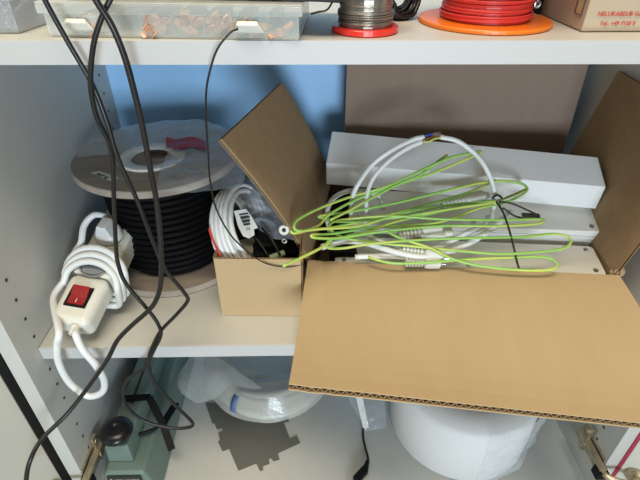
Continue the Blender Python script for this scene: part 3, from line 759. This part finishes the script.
sx_ = O(0.030, 0.010, 0.003); b.hexa([O(.020, .008, .002), O(.045, .008, .002), O(.045, .03, .002), O(.020, .03, .002), O(.020, .006, .013), O(.040, .006, .015), O(.045, .03, .015), O(.02, .03, .015)])
build('white_connector', b, 'white', bevel=0.001, label='white plastic connector at the left end inside the translucent case', cat='connector')
# black pouch on top of the case
b = B(); pz = ZT+OH+0.001
c0, c1 = O(0.040, 0.006, OH+.0006), O(0.232, 0.020, OH+.0006)
def pouch(u, v_):
    x = 0.015+0.222*u; y = 0.012+0.105*v_+0.003*math.sin(u*5); e_ = min(u, 1-u, v_, 1-v_)
    return O(x, y, OH+.0008)+V((0, 0, 0.012*min(1, e_*9)**.5+0.002*nz((x*40, y*40, 0), 1)))
b.grid(pouch, 40, 16)
b.grid(lambda u, v_: O(0.015+0.222*u, 0.012+0.105*v_+0.003*math.sin(u*5), OH+.0008), 40, 16)
build('black_pouch', b, mat('black_fabric', (0.012, 0.013, 0.022), 0.8), smooth=True, label='flat black pouch lying on the translucent compartment case', cat='pouch')

# clear nut case far left
n0 = az(20, 34, ZT); n1 = az(47, 24.5, ZT); dd = (n1-n0); dd = V((dd.x, dd.y, 0)).normalized(); nx = V((-0.99, 0.02, 0)).normalized()
nc = thing('parts_case', n0, 'small clear plastic case of metal nuts at the left end of the top shelf', 'case')
def Nn(u, v_, z): return n0+nx*u+dd*v_+V((0, 0, z+.0005))
def nbox(b, u0, u1, v0, v1, z0_, z1_): b.hexa([Nn(u0, v0, z0_), Nn(u1, v0, z0_), Nn(u1, v1, z0_), Nn(u0, v1, z0_), Nn(u0, v0, z1_), Nn(u1, v0, z1_), Nn(u1, v1, z1_), Nn(u0, v1, z1_)])
NW, ND, NH = 0.066, 0.09, 0.024
b = B(); nbox(b, 0, NW, 0, .0015, 0, NH); nbox(b, 0, .0015, 0, ND, 0, NH); nbox(b, NW-.0015, NW, 0, ND, 0, NH); nbox(b, 0, NW, ND-.0015, ND, 0, NH); nbox(b, 0, NW, 0, ND, 0, .0015)
build('case_body', b, 'clearcase', nc, bevel=0.0005)
b = B(); nbox(b, -.002, NW+.002, -.002, ND+.002, NH+.0003, NH+.004); nbox(b, .008, NW-.008, .008, ND-.008, NH+.004, NH+.006)
build('lid', b, 'clearcase', nc, bevel=0.0012)
b = B()
for k in range(150):
    c = Nn(random.uniform(.004, NW-.004), random.uniform(.004, .05), random.uniform(.004, NH-.005)); a = V((random.uniform(-1, 1), random.uniform(-1, 1), random.uniform(-1, 1))).normalized(); r = random.uniform(.0020, .0032)
    b.lathe([(r*.5, -.001), (r, -.001), (r, .001), (r*.5, .001)], c, 6, axis=a)
build('metal_nut', b, 'nuts', label='jumbled small metal nuts inside the clear case at far left', cat='nuts', kind='stuff')

# solder reel
rc = V((0.0478, 0.4345, ZT)); 
sr = thing('wire_reel', rc, 'small reel of dull silver wire with red plastic flanges', 'wire reel')
b = B().lathe([(.004, .0003), (.0275, .0003), (.0283, .001), (.0283, .0045), (.0275, .0053), (.004, .0053)], rc, 48); build('lower_flange', b, 'red', sr, smooth=False)
b = B().lathe([(.004, .043), (.0255, .043), (.0262, .0438), (.0262, .047), (.0255, .0478), (.004, .0478)], rc, 48); uf = build('upper_flange', b, 'red', sr)
build('paper_label', B().lathe([(.005, .0479), (.022, .0479), (.022, .0482), (.005, .0482)], rc, 40), 'pinklabel', uf, label='pink paper label')
b = B(); pts = []
for t in range(38*28+1):
    a = 2*PI*t/28; z = .0062+.00098*t/28+0.0006*math.sin(t*.05); rr = .0222+.0010*math.sin(t*.0091)+.0005*math.sin(t*.031); pts.append(rc+V((rr*math.cos(a), rr*math.sin(a), z)))
b.tube(pts, 0.0006, 6); build('wire_winding', b, 'solder', sr, smooth=True)
build('core', B().cyl(rc+V((0, 0, .0054)), .0218, .0375, 36), 'solder', sr)

# red wire spool with orange flanges
oc = V((0.1625, 0.4735, ZT))
rs = thing('wire_spool', oc, 'large spool of red wire standing on an orange plastic flange', 'wire spool')
b = B().lathe([(.012, .0003), (.0592, .0003), (.0600, .001), (.0600, .0032), (.0592, .004), (.012, .004)], oc, 64); build('lower_flange', b, 'orange', rs)
b = B().lathe([(.012, .072), (.0592, .072), (.0600, .0728), (.0600, .075), (.0592, .076), (.012, .076)], oc, 64); build('upper_flange', b, 'orange', rs)
b = B(); pts = []; 
for t in range(42*36+1):
    a = 2*PI*t/36; z = .0052+.00155*t/36+.0009*math.sin(t*.041); rr = .0395+.0010*math.sin(t*.017)+.0007*math.sin(t*.063); pts.append(oc+V((rr*math.cos(a), rr*math.sin(a), z)))
b.tube(pts, 0.00098, 7); build('wire_winding', b, 'redwire', rs, smooth=True)
build('core', B().cyl(oc+V((0, 0, .004)), .0385, .068, 40), 'redwire', rs)

# black cable heap between the reels
b = B(); cc2 = V((0.092, 0.482, ZT+.0045))
b = B(); cc2 = V((0.0835, 0.492, ZT+.0145))
b.tube(coil(cc2+V((0.002, 0, .001)), 0.0135, 0.0018, (0.35, -0.75, 0.3), 10, 5, k=24, seed=8, jit=.6), 0.0018, 8)
b.tube(coil(cc2+V((-.001, 0.013, .003)), 0.0135, 0.0018, (-0.3, -0.8, 0.35), 9, 4, k=24, seed=9, jit=.6), 0.0018, 8)
build('black_cable_coil', b, 'blackcable', smooth=True, label='small bundle of black cable between the silver reel and the red spool', cat='cable')
# black terminal with bright contacts between red spool and carton
b = B(); tcn = V((0.226, 0.515, ZT))
tb = thing('terminal_strip', tcn, 'black terminal strip with bright screws between the red spool and the carton', 'connector')
b.box(tcn.x-.009, tcn.x+.005, tcn.y-.006, tcn.y+.02, ZT+.0004, ZT+.045); build('housing', b, 'black', tb, bevel=0.0015)
for z in (.010, .024, .037):
    b = B().lathe([(.0008, 0), (.0035, 0), (.0042, .0012), (.0035, .002), (.0008, .001)], (tcn.x-.001, tcn.y-.006, ZT+z), 14, axis=(0, -1, 0)); build('terminal_screw', b, 'steel', tb, smooth=True)

# printed carton at the right
k0 = az(581, 32.5, ZT); k1 = k0+V((0.999, 0.03, 0))*0.15; kb = V((-0.012, 0.999, 0))
kb = (az(553, 20, ZT)-k0); kb = V((kb.x, kb.y, 0)).normalized()
kx = V((0.9995, 0.02, 0))
kt = thing('printed_carton', k0+kx*.075+kb*.08, 'closed brown carton with red printed lettering at the right end of the top shelf', 'box')
def K(u, v_, z): return k0+kx*u+kb*v_+V((0, 0, z+.0005))
KW, KD, KH = 0.168, 0.15, 0.11
build('carton_body', B().hexa([K(0, 0, 0), K(KW, 0, 0), K(KW, KD, 0), K(0, KD, 0), K(0, 0, KH), K(KW, 0, KH), K(KW, KD, KH), K(0, KD, KH)]), 'cardpale', kt, bevel=0.0012)
b = B().hexa([K(-.0008, .006, .012), K(0.0002, .006, .012), K(0.0002, .018, .012), K(-.0008, .018, .012), K(-.0008, .006, .05), K(0.0002, .006, .05), K(0.0002, .018, .05), K(-.0008, .018, .05)])
build('tuck_tab', b, 'card', kt, bevel=0.0003)
b = B().tube([K(-.0010, .0060, .05), K(-.0010, .0060, .012), K(-.0010, .018, .012), K(-.0010, .018, .05)], 0.0007, 6); build('tab_slot', b, 'ink', kt)
text('printed_name', 'HELUKABEL\u00ae GmbH', 0.0050, K(.0095, -.0006, .0125), kx, (0, 0, 1), 'redink', kt)
text('printed_number', 'Tel.: +49 7150 9', 0.0046, K(.0140, -.0006, .0052), kx, (0, 0, 1), 'redink', kt)

# ------------------------------------------------------------------ hanging cables
def hang(lst): return spline([ay(px, py, y) for px, py, y in lst], 8)
b = B().tube(hang([(38, -20, .385), (45, 0, .384), (68, 42, .383), (92, 84, .382), (107, 122, .380), (118, 158, .380), (137, 200, .382), (152, 239, .385), (164, 267, .386), (172, 278, .386), (186, 295, .386), (187, 302, .385), (176, 315, .384), (160, 332, .382), (151, 350, .380), (145, 367, .378), (128, 379, .376), (123, 394, .374), (128, 408, .372), (145, 421, .370), (172, 428, .368), (190, 427, .368), (192, 422, .368), (178, 408, .370), (157, 386, .373), (149, 368, .376), (150, 359, .378), (155, 348, .380), (161, 335, .381), (158, 324, .382), (149, 311, .384), (127, 285, .386), (119, 267, .387), (116, 248, .388), (114, 200, .386), (111, 150, .384), (97, 118, .379), (91, 90, .376), (91, 66, .374), (95, 38, .373), (104, 12, .374), (110, 0, .375), (118, -20, .378)]), 0.0021, 8)
build('black_cable', b, 'blackcable', smooth=True, label='thin black cable hanging in a double loop down to the lower compartment', cat='cable')
b = B().tube(hang([(88, -20, .366), (96, 0, .366), (112, 26, .366), (125, 58, .368), (135, 95, .371), (143, 130, .374), (152, 178, .378), (157, 205, .380), (161, 250, .378), (161, 280, .376), (157, 298, .374), (149, 310, .372), (130, 327, .370), (117, 341, .368), (107, 360, .366), (89, 386, .362), (67, 414, .345), (42, 439, .320), (30, 461, .300), (26, 482, .290), (25, 510, .280)]), 0.0026, 8)
build('black_cable', b, 'blackcable', smooth=True, label='thicker black cable hanging past the drum and sweeping to the lower left', cat='cable')
b = B().tube(hang([(238, 29, .3895), (230, 33, .387), (216, 52, .386), (207, 85, .388), (206, 115, .392), (208, 150, .398), (210, 180, .405), (216, 208, .415), (230, 234, .425), (248, 252, .437), (265, 263, .446), (285, 267, .447), (305, 264, .450)]), 0.0009, 6)
build('thin_black_wire', b, 'blackcable', smooth=True, label='very thin black wire hanging from the case latch to the small box', cat='wire')
b = B().tube(spline([az(306, 14, ZT+.018)+V((0.004, 0, 0)), az(318, 12, ZT+.020), az(328, 9, ZT+.022), az(338, 0, ZT+.03)+V((0, .03, 0)), az(345, -5, ZT+.03)+V((0, .05, 0))], 6), 0.0008, 6)
build('thin_black_wire', b, 'blackcable', smooth=True, label='short thin black wire between the compartment case and the silver reel', cat='wire')

# ------------------------------------------------------------------ bottom compartment
# heat sealer
hs = thing('bench_tool', (-0.28, 0.55, ZF), 'long grey green metal bench tool with black knob and bracket on the cupboard bottom', 'tool')
y0_, y1_ = 0.3735, 0.745
def prism(x0b, x1b, x0t, x1t, ya, yb, za, zb): return B().hexa([(x0b, ya, za), (x1b, ya, za), (x1b, yb, za), (x0b, yb, za), (x0t, ya+.003, zb), (x1t, ya+.003, zb), (x1t, yb-.003, zb), (x0t, yb-.003, zb)])
ZB = ZF+.0005
build('base', prism(-0.324, -0.232, -0.307, -0.249, y0_, y1_, ZB, -0.678), 'teal', hs, bevel=0.005, seg=4)
arm = build('lever_arm', prism(-0.306, -0.268, -0.304, -0.2700, 0.393, y1_, -0.6775, -0.642), 'teal', hs, bevel=0.003, seg=3)
build('arm_groove', B().box(-0.2885, -0.2845, 0.47, 0.74, -0.6422, -0.6414), 'ink', arm)
b = B().lathe([(.004, -.001), (.012, -.001), (.014, .004), (.0215, .006), (.0240, .011), (.0220, .016), (.014, .0200), (.0005, .0215)], (-0.2890, 0.4130, -0.6408), 36)
build('knob', b, 'blackgloss', hs, smooth=True, label='glossy black round knob')
b = B()
zz = -0.637
path = [az(123, 399, zz), az(150, 398, zz)]
def strap(p, q, w, t):
    d = (q-p).normalized(); s_ = d.cross(V((0, 0, 1))).normalized(); n_ = s_.cross(d)
    b.obox((p+q)/2, (q-p)/2, s_*w*1.25, n_*t)
a1, a2 = az(124, 398.5, zz), az(149, 397, zz); a3 = az(163, 424, -0.668); a4 = az(172, 450, -0.69)
strap(a1, a2+V((.002, 0, 0)), .0045, .0014); strap(a2, a3, .0045, .0014); strap(a3, a4, .0045, .0014)
a5 = az(176, 403, -0.675); strap(a3, a5, .0045, .0014)
build('bracket', b, 'black', hs, bevel=0.0005, label='black bent metal bracket')
b = B().tube(spline([az(132, 436, -.665), az(144, 433, -.667), az(156, 428, -.668), az(163, 420, -.668)], 6), 0.003, 8); build('lead', b, 'black', hs, smooth=True)
npx = build('nameplate', B().box(-0.3030, -0.2535, y0_-.0012, y0_+.0015, -0.722, -0.6830), 'ink', hs, bevel=0.0004, label='black nameplate with white lettering')
# place nameplate on the front face of the base and add lettering
text('lettering', 'GRAVO\u00ae FIX', 0.0058, V((-0.289, y0_-.0018, -0.6845)), (1, 0, 0), (0, 0, 1), 'greytext', npx) if False else None
b = B().add([(-0.3000, y0_-.0017, -0.6925), (-0.2935, y0_-.0017, -0.6925), (-0.2955, y0_-.0017, -0.6865), (-0.2975, y0_-.0017, -0.6865)], [(0, 1, 2, 3)])
build('emblem', b, 'greytext', npx, solid=0.0004)
text('lettering', 'MEGA MATIC', 0.0068, V((-0.2925, y0_-.0018, -0.6922)), (1, 0, 0), (0, 0, 1), 'greytext', npx, sx=0.9)

# milky tubing ring in its bag
RC = V((-0.080, 0.605, 0)); 
ring = thing('tubing_coil', (RC.x, RC.y, ZF), 'coil of milky plastic tubing with a blue printed band lying on the cupboard bottom', 'tubing')
b = B()
b.tube(coil(RC+V((0, 0, ZF+.0245)), 0.090, 0.0060, (0, 0, 1), 8, 4, k=48, seed=4, jit=.15), 0.0060, 10)
build('tube_winding', b, 'tube', ring, smooth=True)
pa = az(232, 412, ZF+.03)
an0 = math.atan2(pa.y-RC.y, pa.x-RC.x)
bb_ = B(); rr_ = []
for k in range(25):
    t = 2*PI*k/24
    rr_.append((0.0975+0.0250*math.cos(t), ZF+.0265+0.0285*math.sin(t)))
vs = []; fs = []
for j, an in enumerate((an0-.045, an0+.045)):
    for r_, z_ in rr_[:-1]: vs.append(RC+V((r_*math.cos(an), r_*math.sin(an), max(z_, ZF+.0006))))
for k in range(24): fs.append((k, (k+1) % 24, 24+(k+1) % 24, 24+k))
bb_.add(vs, fs); build('printed_band', bb_, 'bluelabel', ring, smooth=True, solid=0.0006, label='blue printed band')
def ringbag(u, v_):
    a = 2*PI*u; r = 0.002+v_*0.124
    x = RC.x+r*math.cos(a)*(1.0+.05*math.sin(3*a)); y = RC.y+r*math.sin(a)
    h = 0.060 if r < .100 else max(0.060-(r-.100)*1.6, 0.010)
    if r < .07: h = 0.045+.013*(r/.07)
    p = V((x, y, 0)); h += 0.005*(1-2*abs(nz(p, 14)))+0.0015*nz(p+V((2, 2, 0)), 60)
    return V((x, min(y, .79), ZF+max(h, .002)))
b = B().grid(ringbag, 96, 30)
build('clear_bag', b, 'milky', smooth=True, label='milky plastic bag wrapped over the tubing coil', cat='bag')
b = B().grid(bagsheet(az(168, 385, ZF+.03), az(200, 345, ZF+.085), az(262, 388, ZF+.066), az(196, 403, ZF+.004), 40, 40, .007, 13, 21, .020, bd=V((0, -.4, 1))), 24, 24)
build('bag_tail', b, 'wispy', smooth=True, label='loose gathered end of a plastic bag beside the green grey tool', cat='bag')

# white roll
WC = V((0.252, 0.497, 0)); WR = 0.115
wr = thing('foam_roll', (WC.x, WC.y, ZF), 'thick round roll of white foam sheet standing on end at the lower right', 'roll')
b = B().lathe([(.04, ZF+.0005), (WR-.004, ZF+.0005), (WR, ZF+.005), (WR+.001, ZF+.07), (WR, ZF+.112), (WR-.006, ZF+.122), (WR-.03, ZF+.126), (.04, ZF+.124)], WC, 96); build('roll_body', b, 'foam', wr, smooth=True)
def wfilm(u, v_):
    a = -PI*.50+u*PI*.75; z = ZF+.002+.130*v_
    r = WR+.004+.012*max(0, math.sin((u-.1)*PI))*(.4+.6*abs(nz((u*5, v_*3, 4), 1.8)))
    p = V((math.cos(a), math.sin(a), z*9)); r += .006*(nz(p, 3.2))
    return V((min(WC.x+r*math.cos(a), XR-.003), WC.y+r*math.sin(a)*.98, z))
b = B().grid(wfilm, 60, 30)
build('clear_bag', b, 'film', smooth=True, label='clear film bag around the right side of the white foam roll', cat='bag')

# notched grey sheet on the bottom
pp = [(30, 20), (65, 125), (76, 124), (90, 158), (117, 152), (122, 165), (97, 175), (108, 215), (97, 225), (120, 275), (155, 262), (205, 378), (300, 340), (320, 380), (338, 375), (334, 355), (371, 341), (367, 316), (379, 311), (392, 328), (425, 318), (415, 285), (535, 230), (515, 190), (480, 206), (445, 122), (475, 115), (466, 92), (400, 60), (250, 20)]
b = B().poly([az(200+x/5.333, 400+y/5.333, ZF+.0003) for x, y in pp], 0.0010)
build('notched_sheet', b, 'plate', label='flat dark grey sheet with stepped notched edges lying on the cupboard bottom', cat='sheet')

# small zip bag with white strip
zb = ZF+.02
b = B().grid(bagsheet(az(346, 394, zb+.03), az(383, 388, zb+.03), az(387, 428, zb-.008), az(366, 431, zb-.012), 20, 20, .003, 40, 31, .004, bd=V((0, -.3, 1))), 20, 20)
zg = thing('small_bag', az(370, 428, ZF), 'small clear zip bag with a white strip between the tubing coil and the foam roll', 'bag')
build('bag_film', b, 'film', zg, smooth=True)
b = B(); a = az(358, 392, zb+.034); c = az(366, 428, zb-.008); e_ = V((0.006, 0, 0))
b.hexa([a-e_, a+e_, c+e_*.8, c-e_*.8]+[p+V((0, -.0004, .0008)) for p in (a-e_, a+e_, c+e_*.8, c-e_*.8)])
build('white_strip', b, 'paper', zg)

# black cord and plug
cz = ZF+.003
pg = thing('power_plug', az(360, 474, ZF), 'small black plug on a thin black cord lying on the cupboard bottom', 'plug')
b = B().tube(spline([az(363, 428, ZF+.010), az(363, 436, cz), az(365, 447, cz), az(368, 458, cz), az(366, 466, ZF+.006)], 8), 0.0019, 8); build('cord', b, 'blackcable', pg, smooth=True)
b = B(); a = az(368, 460, ZF+.006); c = az(365, 470, ZF+.007); e_ = az(356, 480, ZF+.006)
b.tube(spline([a, (a+c)/2, c], 6), 0.005, 12, rf=lambda t: .55+.5*t)
d = (e_-c).normalized(); s_ = d.cross(V((0, 0, 1))); b.obox((c+e_)/2, d*.012, s_*.0060, V((0, 0, .0050)))
pb = build('plug_body', b, 'black', pg, bevel=0.0012)
for k in (-1, 1):
    build('prong', B().cyl(e_+d*.004+s_*.004*k, .0016, .012, 10, axis=d), 'steel', pg)
